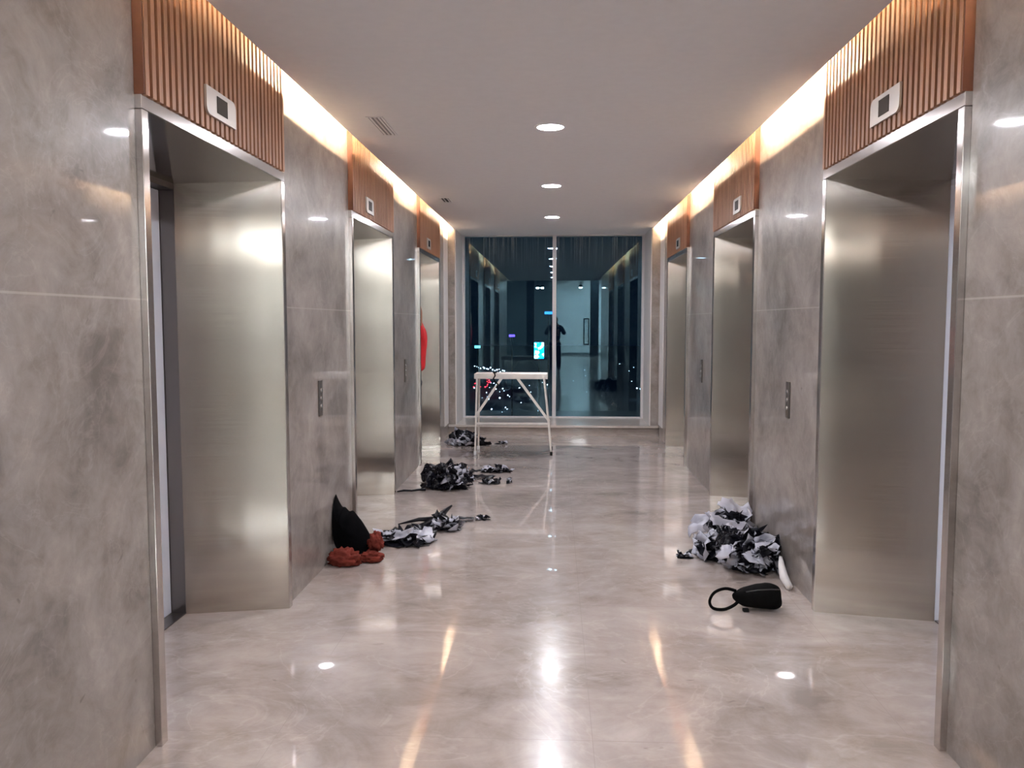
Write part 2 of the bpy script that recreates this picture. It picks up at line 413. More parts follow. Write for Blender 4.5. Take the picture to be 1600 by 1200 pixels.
# ------------------------------------------------------------------ lamps
LY = [10.27, 7.92, 5.56, 3.22, .87]
ln = ['white downlight closest to the window', 'white downlight second from the window', 'white downlight third from the window, the largest seen whole', 'white downlight cut by the top edge of the picture', 'round white ceiling downlight just in front of the hall']
d0 = None
for k, y in enumerate(LY):
    if d0 is None:
        d0 = empty('ceiling_downlight', (-.03, y, CZ), 'round ' + ln[k], 'ceiling light', 'row of round downlights')
        bm = B(); lathe(bm, (-.03, y, CZ), [(.085, .0), (.085, -.007), (.098, -.005), (.104, -.0005), (.104, 0.0)], 40); obj('trim_ring', bm, M_WHITE, d0, smooth=True)
        bm = B(); lathe(bm, (-.03, y, CZ), [(.0001, -.006), (.03, -.006), (.06, -.006), (.084, -.005), (.084, -.001)], 40); obj('diffuser', bm, M_LAMP, d0)
        continue
    c = copy_tree(d0); c.location.y = y; c['label'] = ln[k] if k == 4 else 'round ' + ln[k]
# warm tubes hidden in the coves, one per pier
def cove(s, y0, y1, lab):
    cx = CL if s < 0 else CR
    x = s * (cx - .076); z = 3.00
    r = empty('cove_light', (x, (y0 + y1) / 2, CZ + .03), lab, 'cove light', 'warm cove tubes above the ceiling edges')
    bm = B(); tube(bm, [(x, y0, z), (x, y1, z)], .005, 8); obj('tube', bm, M_TUBE, r)
    for y in (y0 + .04, (y0 + y1) / 2, y1 - .04):
        bm = B(); box(bm, x - .01, x + .01, y - .008, y + .008, CZ + .030, z - .006); obj('bracket', bm, M_WHITE, r)
for s in (-1, 1):
    o3 = OPEN[s]; sd = sidew[s]
    cove(s, 1.5, o3[0][0] - .12, 'warm tube behind the %s-hand ceiling edge over the pier nearest the camera' % sd)
    cove(s, o3[0][1] + .10, o3[1][0] - .12, 'warm tube behind the %s-hand ceiling edge between the nearest and middle elevator' % sd)
    cove(s, o3[1][1] + .10, o3[2][0] - .12, 'warm tube behind the %s-hand ceiling edge between the middle and farthest elevator' % sd)
    cove(s, o3[2][1] + .10, YB + .35, 'warm tube behind the %s-hand ceiling edge beside the window' % sd)

# ceiling air slots
def vent(x, y, wx, ly, lab, dark):
    r = empty('air_vent', (x, y, CZ), lab, 'air vent')
    t = .012
    bm = B(); box(bm, x - wx, x + wx, y - ly, y - ly + t, CZ - .006, CZ - .0005); box(bm, x - wx, x + wx, y + ly - t, y + ly, CZ - .006, CZ - .0005)
    box(bm, x - wx, x - wx + t, y - ly + t, y + ly - t, CZ - .006, CZ - .0005); box(bm, x + wx - t, x + wx, y - ly + t, y + ly - t, CZ - .006, CZ - .0005)
    obj('frame', bm, M_CEIL, r)
    bm = B(); box(bm, x - wx + t, x + wx - t, y - ly + t, y + ly - t, CZ - .002, CZ - .0005); obj('backing', bm, M_BLACK if dark else pbr('vent_grey', (.33, .31, .30), .6), r)
    nb, bw = (3, .006) if not dark else (2, .0045)
    for k in range(nb):
        xx = x - wx + t + (2 * wx - 2 * t) * (k + (.5 if not dark else .65)) / nb
        bm = B(); box(bm, xx - bw, xx + bw, y - ly + t, y + ly - t, CZ - .007, CZ - .0025); obj('blade', bm, M_PALEPAINT if (k == 1 and not dark) else M_CEIL, r)
vent(-1.125, 5.49, .052, .26, 'pale grey rectangular air vent in the ceiling nearer the camera', False)
vent(-1.135, 8.78, .050, .16, 'small dark double-slot air vent in the ceiling farther from the camera', True)

# ------------------------------------------------------------------ folding aluminium work platform
M_ALU = pbr('aluminium', (.74, .70, .66), .42, .55, nscale=12, namt=.06)
M_RUB = pbr('black_rubber', (.008, .008, .008), .8, spec=.2)
wp = empty('work_platform', (-.46, 9.95, 0), 'folding aluminium work platform standing on the marble floor in front of the window', 'work platform')
HT = .955; xa, xb = -.945, -.075; ya, yb = 9.80, 10.10
bm = B(); box(bm, xa, xb, ya + .01, yb - .01, HT - .022, HT); 
for k in range(6): box(bm, xa + .01, xb - .01, ya + .025 + k * .045, ya + .04 + k * .045, HT, HT + .004)
soft(obj('deck', bm, M_ALU, wp), .004)
bm = B(); box(bm, xa, xb, ya - .012, ya + .008, HT - .058, HT + .004); box(bm, xa, xb, yb - .008, yb + .012, HT - .058, HT + .004); soft(obj('side_rail', bm, M_ALU, wp), .003)
for (x0, x1) in ((xa + .035, -.93), (xb - .045, -.03)):
    for (y0, y1) in ((ya, ya - .06), (yb, yb + .06)):
        bm = B(); bar(bm, (x0, y0, HT - .03), (x1, y1, .03), .022, .040); lg = soft(obj('leg', bm, M_ALU, wp), .003)
        bm = B(); box(bm, x1 - .016, x1 + .016, y1 - .026, y1 + .026, .0, .045); soft(obj('rubber_foot', bm, M_WHITE if x1 < -.5 else M_RUB, lg), .004)
for yy, yq in ((ya - .035, ya - .005),):
    bm = B(); bar(bm, (-.935, yy, .37), (-.045, yy, .37), .026, .020); soft(obj('cross_rail', bm, M_ALU, wp), .003)
    bm = B(); bar(bm, (-.62, yq, HT - .05), (-.93, yy, .45), .030, .010); obj('brace', bm, M_ALU, wp)
    bm = B(); bar(bm, (-.43, yq, HT - .05), (-.055, yy, .40), .030, .010); obj('brace', bm, M_ALU, wp)
bm = B(); tube(bm, [(-.70, ya - .02, HT + .012), (-.695, ya - .022, HT - .02), (-.715, ya - .024, HT - .05), (-.70, ya - .024, HT - .085), (-.66, ya - .03, HT - .12), (-.68, ya - .03, HT - .16)], .008, 6)
tube(bm, [(-.70, ya - .02, HT + .012), (-.72, ya + .05, HT + .014), (-.69, ya + .12, HT + .012)], .008, 6)
tag(obj('cord', bm, M_RUB, loc=(-.70, ya, HT)), 'short dark cord draped over the front edge of the aluminium work platform', 'cord')

# ------------------------------------------------------------------ crumpled black-and-white film
def twofilm():
    wv = pbr('white_film_side', (.47, .47, .54), .33, nscale=7, namt=.18)
    bk = pbr('black_film_side', (.006, .006, .010), .30, spec=.22)
    return [wv, bk]
M_FILMS = twofilm()
def patch(bm, rnd, c, sx, sy, amp, R, zmin=.004, n=7, thick=.0016, squash=1.0, flip=None):
    """one crumpled two-sided sheet"""
    seed = Vector((rnd.random() * 50, rnd.random() * 50, rnd.random() * 50))
    curl = rnd.uniform(-2.2, 2.2) / max(sx, .01) * .5; P = []
    for j in range(n):
        row = []
        for i in range(n):
            u = (i / (n - 1) - .5) * sx; v = (j / (n - 1) - .5) * sy
            ed = 1 + .22 * noise.noise(seed + Vector((i * .9, j * .9, 0)))
            u *= ed; v *= ed
            if abs(curl) > .01:
                x = math.sin(u * curl) / curl; z = (1 - math.cos(u * curl)) / curl
            else: x, z = u, 0
            q = Vector((x, v, z)) + noise.noise_vector(seed + Vector((u, v, 0)) * (2.2 / max(sx, sy))) * amp
            q += noise.noise_vector(seed + Vector((u, v, 3)) * (7.5 / max(sx, sy))) * amp * .5
            q = R @ q; q.z *= squash; q += Vector(c)
            if q.z < zmin: q.z = zmin + rnd.random() * .003
            row.append(q)
        P.append(row)
    N = [[None] * n for _ in range(n)]
    for j in range(n):
        for i in range(n):
            a = P[j][min(i + 1, n - 1)] - P[j][max(i - 1, 0)]; b = P[min(j + 1, n - 1)][i] - P[max(j - 1, 0)][i]
            m = a.cross(b); N[j][i] = m.normalized() if m.length > 1e-9 else Vector((0, 0, 1))
    A = [[bm.verts.new(P[j][i] + N[j][i] * thick) for i in range(n)] for j in range(n)]
    C = [[bm.verts.new(P[j][i] - N[j][i] * thick * .4) for i in range(n)] for j in range(n)]
    if flip is None: flip = rnd.random() < .52
    blk = rnd.random() < .30 and sx < .2
    for j in range(n - 1):
        for i in range(n - 1):
            f = bm.faces.new((A[j][i], A[j][i + 1], A[j + 1][i + 1], A[j + 1][i])); f.material_index = 0 if (flip and not blk) else 1; f.smooth = True
            g = bm.faces.new((C[j][i], C[j + 1][i], C[j + 1][i + 1], C[j][i + 1])); g.material_index = 1 if (flip or blk) else 0; g.smooth = True
    rim = [(j, 0) for j in range(n)] + [(n - 1, i) for i in range(1, n)] + [(j, n - 1) for j in range(n - 2, -1, -1)] + [(0, i) for i in range(n - 2, 0, -1)]
    for k in range(len(rim)):
        (j0, i0), (j1, i1) = rim[k], rim[(k + 1) % len(rim)]
        f = bm.faces.new((A[j0][i0], A[j1][i1], C[j1][i1], C[j0][i0])); f.material_index = 1

def rrot(rnd, tilt=1.0):
    return Matrix.Rotation(rnd.uniform(0, 6.28), 3, 'Z') @ Matrix.Rotation(rnd.gauss(0, tilt), 3, 'X') @ Matrix.Rotation(rnd.gauss(0, tilt), 3, 'Y')

def lump(bm, c, r, seed, mi=1, n=3):
    """crumpled core of a heap, flattened onto the floor"""
    t = bmesh.new(); bmesh.ops.create_icosphere(t, subdivisions=n, radius=1.0)
    idx = {}
    for v in t.verts:
        p = v.co.copy(); d = 1 + .30 * noise.noise(p * 2.4 + Vector((seed, 0, 0))) + .16 * noise.noise(p * 6 + Vector((0, seed, 0)))
        q = Vector((p.x * r[0] * d, p.y * r[1] * d, max(p.z, -.05) * r[2] * d)) + Vector(c)
        q.z = max(q.z, .003); idx[v.index] = bm.verts.new(q)
    for f in t.faces:
        g = bm.faces.new([idx[v.index] for v in f.verts]); g.material_index = mi; g.smooth = True
    t.free()

def heap(name, blobs, count, size, seed, label, cat='plastic film', loc=None, clampx=None, extra=None, group=None, tilt=.9):
    rnd = random.Random(seed); bm = B()
    for (cx, cy, rx, ry, rz) in blobs: lump(bm, (cx, cy, .0), (rx * .72, ry * .72, rz * .66), seed)
    tot = sum(b[2] * b[3] for b in blobs)
    for (cx, cy, rx, ry, rz) in blobs:
        for k in range(max(3, int(count * rx * ry / tot))):
            th = rnd.uniform(0, 6.283); ph = math.asin(rnd.random() ** .8) ; rr = rnd.uniform(.72, 1.0)
            c = (cx + rx * rr * math.cos(th) * math.cos(ph), cy + ry * rr * math.sin(th) * math.cos(ph), .012 + rz * rr * math.sin(ph))
            sz = rnd.uniform(*size)
            patch(bm, rnd, c, sz, sz * rnd.uniform(.45, 1.1), sz * .34, rrot(rnd, tilt))
    if extra: extra(bm, rnd)
    if clampx:
        for v in bm.verts:
            if clampx > 0 and v.co.x > clampx: v.co.x = clampx - .004 * abs(math.sin(v.co.z * 90))
            if clampx < 0 and v.co.x < clampx: v.co.x = clampx + .004 * abs(math.sin(v.co.z * 90))
    b0 = blobs[0]
    return tag(obj(name, bm, M_FILMS, loc=loc or (b0[0], b0[1], 0), recalc=False), label, cat, group)

GRP = 'heaps of stripped protective film'
# right: tall heap against the pier
def ex_r(bm, rnd):
    patch(bm, rnd, (1.30, 5.90, .19), .24, .24, .055, Matrix.Rotation(1.05, 3, 'X') @ Matrix.Rotation(.30, 3, 'Y'), n=9, flip=True)
    patch(bm, rnd, (1.08, 5.90, .15), .24, .14, .04, Matrix.Rotation(.7, 3, 'X') @ Matrix.Rotation(-.5, 3, 'Y'), n=9, flip=True)
    patch(bm, rnd, (1.20, 5.68, .17), .32, .10, .03, Matrix.Rotation(.6, 3, 'X') @ Matrix.Rotation(.4, 3, 'Y'), n=9, flip=True)
    for k in range(16):
        patch(bm, rnd, (rnd.uniform(1.06, 1.41), rnd.uniform(5.10, 5.42), rnd.uniform(.05, .20)), .12, .07, .045, Matrix.Rotation(rnd.uniform(.4, 1.2), 3, 'X') @ Matrix.Rotation(rnd.uniform(-.6, .6), 3, 'Y'), flip=True)
heap('film_heap', [(1.24, 5.84, .17, .13, .21), (1.16, 5.50, .20, .16, .18), (1.27, 5.27, .17, .14, .20)], 180, (.06, .16), 11,
     'big knee-high heap of crumpled black and white film against the right-hand pier', clampx=XR - .004, extra=ex_r, group=GRP)
heap('film_scrap', [(.88, 5.50, .07, .04, .015)], 7, (.04, .08), 12, 'small dark shred of film on the floor left of the big right-hand heap', group='loose film scraps', tilt=.3)
# left middle heap
def ex_l(bm, rnd):
    patch(bm, rnd, (-.86, 8.35, .05), .30, .12, .05, Matrix.Rotation(.5, 3, 'Z'), n=9, squash=.7)
    patch(bm, rnd, (-.72, 8.22, .03), .26, .10, .04, Matrix.Rotation(-.2, 3, 'Z'), n=9, squash=.7)
heap('film_heap', [(-1.00, 7.78, .21, .17, .17), (-1.13, 8.02, .15, .15, .15), (-.93, 8.05, .13, .13, .11)], 105, (.07, .18), 21,
     'crumpled black and white film heap on the floor before the farthest left elevator pier', extra=ex_l, group=GRP)
heap('film_scrap', [(-.62, 8.62, .14, .05, .03)], 9, (.08, .16), 22, 'flat dark and pale film strip trailing right from the left middle heap', group='loose film scraps', tilt=.25)
heap('film_scrap', [(-.60, 7.98, .10, .04, .03)], 7, (.05, .09), 23, 'curled shreds of film just right of the left middle heap', group='loose film scraps', tilt=.5)
heap('film_scrap', [(-.44, 8.02, .025, .04, .03)], 4, (.04, .07), 24, 'tiny curled scrap of film alone on the floor below the work platform', group='loose film scraps', tilt=.6)
bm = B(); tube(bm, [(-1.44, 7.50, .012), (-1.38, 7.53, .018), (-1.31, 7.55, .012), (-1.25, 7.58, .016), (-1.19, 7.60, .012)], [.006, .011, .009, .011, .012], 7, flat=.6)
tag(obj('film_strip', bm, M_FILMS[1], loc=(-1.3, 7.66, 0)), 'thin twisted black strip trailing left from the left middle heap', 'plastic strip')
# left far heap
heap('film_heap', [(-1.21, 10.55, .17, .15, .13), (-1.02, 10.50, .12, .12, .10)], 70, (.07, .16), 31,
     'low crumpled black and white film heap nearest the window sill on the left', clampx=-XL + .004, group=GRP)
heap('film_scrap', [(-.70, 10.62, .09, .03, .02)], 6, (.05, .09), 32, 'small dark scrap of film lying behind the left leg of the work platform', group='loose film scraps', tilt=.3)
# left near strips
heap('film_scrap', [(-1.09, 5.78, .14, .09, .05), (-.94, 5.80, .07, .10, .07)], 20, (.10, .20), 41,
     'white and black film crumple on the floor right of the terracotta cloth', group='loose film scraps', tilt=.35, extra=lambda b, q: [patch(b, q, (-1.10 + .07 * k, 5.72 + .02 * k, .07), .22, .10, .05, Matrix.Rotation(.65, 3, 'X') @ Matrix.Rotation(.1 * k, 3, 'Z'), n=9, flip=True) for k in range(3)])
def ex_n(bm, rnd):
    patch(bm, rnd, (-.86, 6.16, .07), .18, .09, .04, Matrix.Rotation(.5, 3, 'X'), n=9, flip=True)
    tube(bm, [(-1.20, 6.28, .01), (-1.05, 6.36, .03), (-.95, 6.38, .03), (-.83, 6.33, .03), (-.77, 6.22, .02)], [.004, .016, .020, .022, .012], 7, 1, flat=.7)
    tube(bm, [(-1.02, 6.10, .02), (-.92, 6.18, .05), (-.86, 6.28, .09), (-.80, 6.42, .13)], [.03, .035, .03, .008], 7, 1, flat=.6)
    patch(bm, rnd, (-.72, 6.45, .03), .20, .07, .03, Matrix.Rotation(.1, 3, 'Z'), squash=.6)
heap('film_scrap', [(-.84, 6.18, .10, .06, .06)], 13, (.09, .18), 43, 'black and white film strips behind the white film crumple on the left', extra=ex_n, group='loose film scraps', tilt=.4)
heap('film_scrap', [(-.56, 6.50, .08, .02, .016)], 6, (.05, .09), 45, 'small tail of dark film pointing to the middle of the floor on the left', group='loose film scraps', tilt=.25)

# white paper roll by the right pier
M_PAPER = pbr('white_paper', (.72, .70, .70), .6, nscale=20, namt=.05)
bm = B(); tube(bm, [(1.385, 5.06, .14), (1.375, 5.00, .10), (1.372, 4.93, .055), (1.38, 4.84, .022)], [.010, .020, .026, .020], 12)
tag(obj('paper_roll', bm, M_PAPER, loc=(1.36, 4.86, 0), smooth=True), 'white rolled paper leaning from the big right-hand film heap to the floor', 'paper roll')

# black waist bag
M_BAG = pbr('black_nylon', (.0025, .0025, .0025), .7, nscale=40, namt=.3, bump=.3, spec=.08)
bg = empty('waist_bag', (1.10, 4.52, 0), 'black zipped waist bag with strap loop on the floor by the right-hand heap', 'bag')
bm = B(); t = bmesh.new(); bmesh.ops.create_icosphere(t, subdivisions=4, radius=1.0); idx = {}
for v in t.verts:
    p = v.co
    sx = math.copysign(abs(p.x) ** .75, p.x); sz = math.copysign(abs(p.z) ** .7, p.z)
    q = Vector((sx * .135, p.y * .075, sz * .075)); tx = (q.x / .135 + 1) / 2
    q.z *= .55 + .5 * tx ** .6; q.y *= .6 + .45 * tx; q.z += .066 + .010 * tx
    q += noise.noise_vector(q * 14) * .010; q.z = max(q.z, .003)
    idx[v.index] = bm.verts.new(q + Vector((1.115, 4.52, 0)))
for f in t.faces: bm.faces.new([idx[v.index] for v in f.verts]).smooth = True
t.free(); obj('body', bm, M_BAG, bg)
bm = B(); tube(bm, [(1.04, 4.458, .115), (1.10, 4.446, .130), (1.17, 4.446, .135), (1.22, 4.462, .13)], .003, 6); obj('zipper', bm, pbr('zip_grey', (.05, .05, .05), .3), bg)
sp = [(1.00, 4.52, .10), (.94, 4.51, .115), (.88, 4.50, .095), (.853, 4.49, .05), (.87, 4.48, .015), (.93, 4.48, .009), (.985, 4.49, .03), (1.015, 4.51, .05)]
bm = B(); tube(bm, spline(sp), .009, 8, flat=.5); obj('strap', bm, M_BAG, bg)
bm = B(); box(bm, 1.03, 1.06, 4.462, 4.49, .002, .016); obj('buckle', bm, M_RUB, bg)

# black folded bag with terracotta cloth by the left pier
M_TERRA = pbr('terracotta_cloth', (.17, .032, .022), .85, nscale=16, namt=.3, bump=.3, spec=.15)
M_DARKCLOTH = pbr('black_cloth', (.0022, .0022, .0028), .85, nscale=20, namt=.3, spec=.05)
bm = B(); rnd = random.Random(5)
prof = [(-1.463, .40), (-1.445, .37), (-1.42, .325), (-1.405, .345), (-1.375, .29), (-1.355, .31), (-1.32, .255), (-1.30, .235), (-1.26, .17), (-1.225, .10), (-1.20, .04)]
n = 9; rows = []
for k in range(n):
    t = k / (n - 1); row = []
    y = 5.34 + .24 * t; hs = math.sin(math.pi * (.18 + .70 * t)) ** .55
    for i, (x, z) in enumerate(prof):
        d = noise.noise(Vector((x * 14, t * 5, 2))) * .03
        row.append(bm.verts.new((max(-1.465, -1.463 + (x + 1.463) * (hs + .05)), y + d, max(.02, z * hs + d))))
    rows.append(row)
for k in range(n - 1):
    for i in range(len(prof) - 1): bm.faces.new((rows[k][i], rows[k + 1][i], rows[k + 1][i + 1], rows[k][i + 1])).smooth = True
for row in (rows[0], rows[-1]):
    b1 = bm.verts.new((-1.464, row[0].co.y, .02)); bm.faces.new([b1] + row)
bag2 = obj('black_sack', bm, M_DARKCLOTH, loc=(-1.38, 5.48, 0)); tag(bag2, 'pointed black cloth sack leaning on the left marble pier', 'sack')
md = bag2.modifiers.new('s', 'SUBSURF'); md.levels = 1; md.render_levels = 2
def clothlump(bm, c, r, seed, n=4):
    t = bmesh.new(); bmesh.ops.create_icosphere(t, subdivisions=n, radius=1.0); idx = {}
    for v in t.verts:
        p = v.co; q = p * 2.0 + Vector((seed, seed, 0))
        rg = 1.1 - abs(noise.noise(q)) * .9 - .35 * abs(noise.noise(q * 2.1)) + .06 * noise.noise(q * 6)
        w_ = Vector((p.x * r[0] * rg, p.y * r[1] * rg, p.z * r[2] * rg)) + Vector(c); w_.z = max(w_.z, .004); w_.x = max(w_.x, -1.466)
        idx[v.index] = bm.verts.new(w_)
    for f in t.faces: bm.faces.new([idx[v.index] for v in f.verts]).smooth = True
    t.free()
bm = B(); clothlump(bm, (-1.35, 5.22, .045), (.12, .075, .075), 3.3); clothlump(bm, (-1.175, 5.36, .115), (.060, .055, .075), 7.1); clothlump(bm, (-1.19, 5.30, .035), (.085, .05, .045), 5.2)
tag(obj('crumpled_cloth', bm, M_TERRA, loc=(-1.33, 5.33, 0)), 'crumpled terracotta red cloth in front of the black sack by the left pier', 'cloth')

# ------------------------------------------------------------------ people
M_SKIN = pbr('brown_skin', (.28, .13, .075), .5, nscale=12, namt=.08)
M_HAIR = pbr('black_hair', (.012, .010, .010), .5)
M_RED = pbr('red_shirt', (.62, .012, .018), .75, nscale=15, namt=.12)
M_NAVY = pbr('dark_trousers', (.012, .012, .018), .8, nscale=15, namt=.2)
M_SHOE = pbr('dark_shoe', (.02, .02, .02), .5)
M_JACKET = pbr('dark_jacket', (.015, .017, .028), .7, nscale=12, namt=.2)

def skin_mesh(name, verts, edges, rad, m, parent, root=0, sub=2):
    me = bpy.data.meshes.new(name); off = wloc(parent)
    me.from_pydata([Vector(v) - off for v in verts], edges, []); me.materials.append(m)
    o = bpy.data.objects.new(name, me); COL.objects.link(o); o.parent = parent
    sk = o.modifiers.new('skin', 'SKIN'); sk.use_smooth_shade = True
    for i, r in enumerate(rad):
        r = r if isinstance(r, tuple) else (r, r)
        me.skin_vertices[0].data[i].radius = r; me.skin_vertices[0].data[i].use_root = (i == root)
    s_ = o.modifiers.new('sub', 'SUBSURF'); s_.levels = 1; s_.render_levels = sub
    return o

def head_mesh(name, c, fwd, m, parent, r=(.075, .098, .115)):
    """head with brow, nose, lips and ears; fwd = unit xy direction it faces"""
    bm = B(); t = bmesh.new(); bmesh.ops.create_icosphere(t, subdivisions=4, radius=1.0); idx = {}
    f = Vector((fwd[0], fwd[1], 0)).normalized(); rt = Vector((f.y, -f.x, 0))
    def g(p, q, s): return math.exp(-(Vector(p) - Vector(q)).length_squared / (s * s))
    for v in t.verts:
        p = v.co.copy(); q = Vector((p.x * r[0], p.y * r[1], p.z * r[2]))
        if p.z < 0: q.x *= 1 + .22 * p.z; q.y *= 1 + .12 * p.z
        q.y += .024 * g(p, (0, 1, -.12), .16) + .010 * g(p, (0, .95, .02), .10)                   # nose
        q.y -= .010 * (g(p, (.38, .9, .1), .18) + g(p, (-.38, .9, .1), .18))                     # eye sockets
        q.y += .008 * g(p, (0, .93, -.48), .20) + .008 * g(p, (0, .8, -.85), .25) + .005 * g(p, (0, .95, .33), .35)
        q.x += .014 * g(p, (1, -.05, -.05), .16) - .014 * g(p, (-1, -.05, -.05), .16)              # ears
        idx[v.index] = bm.verts.new(Vector(c) + rt * q.x + f * q.y + Vector((0, 0, q.z)))
    for fc in t.faces: bm.faces.new([idx[v.index] for v in fc.verts]).smooth = True
    t.free(); h = obj(name, bm, m, parent)
    # hair cap
    bm = B(); t = bmesh.new(); bmesh.ops.create_icosphere(t, subdivisions=4, radius=1.0); idx = {}
    for v in t.verts:
        p = v.co; ok = p.z > .05 + .5 * max(p.y, -.55)
        if not ok: continue
        k = 1.10 + .03 * noise.noise(p * 6)
        idx[v.index] = bm.verts.new(Vector(c) + rt * (p.x * r[0] * k) + f * (p.y * r[1] * k) + Vector((0, 0, p.z * r[2] * k)))
    for fc in t.faces:
        if all(v.index in idx for v in fc.verts): bm.faces.new([idx[v.index] for v in fc.verts]).smooth = True
    t.free(); hr = obj('hair', bm, M_HAIR, h); sm = hr.modifiers.new('t', 'SOLIDIFY'); sm.thickness = .012; sm.offset = -1
    # eyes
    for sd in (-1, 1):
        bm = B(); bmesh.ops.create_icosphere(bm, subdivisions=2, radius=.011)
        bmesh.ops.translate(bm, verts=bm.verts, vec=Vector(c) + rt * (sd * .029) + f * (r[1] * .86) + Vector((0, 0, .010)))
        obj('eye', bm, pbr('eye_white', (.6, .6, .6), .2), h, smooth=True)
    return h

def hand(parent, wrist, d, palm_n, thumb_side, m, curl=.4, L=.18):
    """palm plus five fingers; d finger direction, palm_n palm normal"""
    d = Vector(d).normalized(); n_ = Vector(palm_n); n_ = (n_ - d * n_.dot(d)).normalized(); s_ = d.cross(n_) * thumb_side; w_ = Vector(wrist)
    V = [w_ - d * .03, w_, w_ + d * .04, w_ + d * .075]; Ee = [(0, 1), (1, 2), (2, 3)]; R = [(.026, .022), (.027, .020), (.036, .016), (.038, .014)]
    o = skin_mesh('hand', V, Ee, R, m, parent, 0, 1); parent = o
    for k, (off, ln_) in enumerate(((-.030, .062), (-.010, .076), (.011, .080), (.031, .070))):
        b0 = w_ + d * .07 - s_ * off; pts = [b0]; dd = d.copy()
        for j in range(3):
            dd = (dd + n_ * curl * (.6 + .2 * j)).normalized(); pts.append(pts[-1] + dd * ln_ * (.42, .32, .26)[j])
        skin_mesh('finger', pts, [(0, 1), (1, 2), (2, 3)], [.0095, .009, .0085, .007], m, parent, 0, 1)
    b0 = w_ + d * .02 + s_ * .028; pts = [b0, b0 + (d * .5 + s_ * .8).normalized() * .035, b0 + (d * .5 + s_ * .8).normalized() * .035 + (d + s_ * .25 + n_ * .3).normalized() * .03, b0 + (d * .5 + s_ * .8).normalized() * .035 + (d + n_ * .4).normalized() * .055]
    skin_mesh('thumb', pts, [(0, 1), (1, 2), (2, 3)], [.013, .011, .010, .008], m, parent, 0, 1)

# man in red, working inside the farthest left doorway, facing the lift doors (-X)
pm = empty('person', (-1.70, 9.72, 0), 'person in a red T-shirt and dark trousers reaching up inside the farthest left elevator doorway', 'person')
yl, yr = 9.62, 9.84     # left side nearer the camera
body_v = [(-1.655, 9.73, .93), (-1.635, 9.73, 1.12), (-1.615, 9.73, 1.36), (-1.625, 9.73, 1.50), (-1.66, 9.73, 1.60),
          (-1.575, 9.57, 1.47), (-1.555, 9.56, 1.70), (-1.66, 9.58, 1.93),
          (-1.60, 9.90, 1.46), (-1.68, 9.92, 1.70), (-1.86, 9.88, 1.86),
          (-1.68, yl + .01, .86), (-1.70, yl, .48), (-1.67, yl, .09), (-1.68, yr - .01, .86), (-1.70, yr, .48), (-1.68, yr, .09)]
body_e = [(0, 1), (1, 2), (2, 3), (3, 4), (3, 5), (5, 6), (6, 7), (3, 8), (8, 9), (9, 10), (0, 11), (11, 12), (12, 13), (0, 14), (14, 15), (15, 16)]
body_r = [(.13, .10), (.12, .09), (.14, .10), (.09, .07), .052, .050, .042, .028, .050, .042, .028, .078, .052, .040, .078, .052, .040]
skin_mesh('body', body_v, body_e, body_r, M_SKIN, pm)
head_mesh('head', (-1.70, 9.73, 1.71), (-1, 0), M_SKIN, pm)
hand(pm, (-1.675, 9.58, 1.965), (-.5, 0, 1), (0, 0, -1), -1, M_SKIN); hand(pm, (-1.885, 9.875, 1.875), (-1, -.1, .35), (0, 0, -1), 1, M_SKIN)
skin_mesh('t_shirt', [(-1.635, 9.73, .97), (-1.63, 9.73, 1.12), (-1.612, 9.73, 1.34), (-1.618, 9.73, 1.48), (-1.578, 9.572, 1.465), (-1.567, 9.565, 1.56), (-1.60, 9.895, 1.465), (-1.655, 9.915, 1.60)],
          [(0, 1), (1, 2), (2, 3), (3, 4), (4, 5), (3, 6), (6, 7)], [(.165, .142), (.145, .120), (.160, .138), (.105, .10), .070, .064, .068, .062], M_RED, pm)
skin_mesh('trousers', [(-1.658, 9.73, .94), (-1.68, yl + .01, .84), (-1.70, yl, .48), (-1.68, yl, .09), (-1.68, yr - .01, .84), (-1.70, yr, .48), (-1.69, yr, .09)],
          [(0, 1), (1, 2), (2, 3), (0, 4), (4, 5), (5, 6)], [(.135, .11), .092, .068, .058, .092, .068, .058], M_NAVY, pm)
for yy in (yl, yr):
    bm = B(); bmesh.ops.create_icosphere(bm, subdivisions=3, radius=1)
    for v in bm.verts:
        v.co = Vector((v.co.x * .135, v.co.y * .047, max(v.co.z, -.35) * (.045 if v.co.x < 0 else .062))) + Vector((-1.72, yy, 0.022))
    obj('shoe', bm, M_SHOE, pm, smooth=True)

# the photographer, seen only mirrored in the window
ph = empty('person', (0.02, -.52, 0), 'dark-clothed person taking the photo, silhouette mirrored in the window', 'person')
X0 = .03
pv = [(X0, -.50, .95), (X0, -.50, 1.15), (X0, -.49, 1.34), (X0, -.49, 1.44), (X0, -.48, 1.50), (X0 + .19, -.48, 1.40), (X0 + .29, -.34, 1.20), (X0 + .10, -.20, 1.44),
      (X0 - .19, -.48, 1.40), (X0 - .29, -.34, 1.20), (X0 - .12, -.20, 1.44), (X0 + .09, -.50, .88), (X0 + .10, -.49, .48), (X0 + .11, -.52, .09), (X0 - .09, -.50, .88), (X0 - .10, -.49, .48), (X0 - .11, -.52, .09)]
pr = [(.14, .10), (.13, .09), (.15, .10), (.09, .07), .052, .056, .046, .030, .056, .046, .030, .082, .056, .042, .082, .056, .042]
skin_mesh('body', pv, body_e, pr, M_SKIN, ph)
head_mesh('head', (X0, -.46, 1.615), (0, 1), M_SKIN, ph)
hand(ph, (X0 + .09, -.19, 1.45), (-.3, .3, 1), (-1, 0, .0), 1, M_SKIN, .3); hand(ph, (X0 - .11, -.19, 1.45), (.3, .3, 1), (1, 0, .0), -1, M_SKIN, .3)
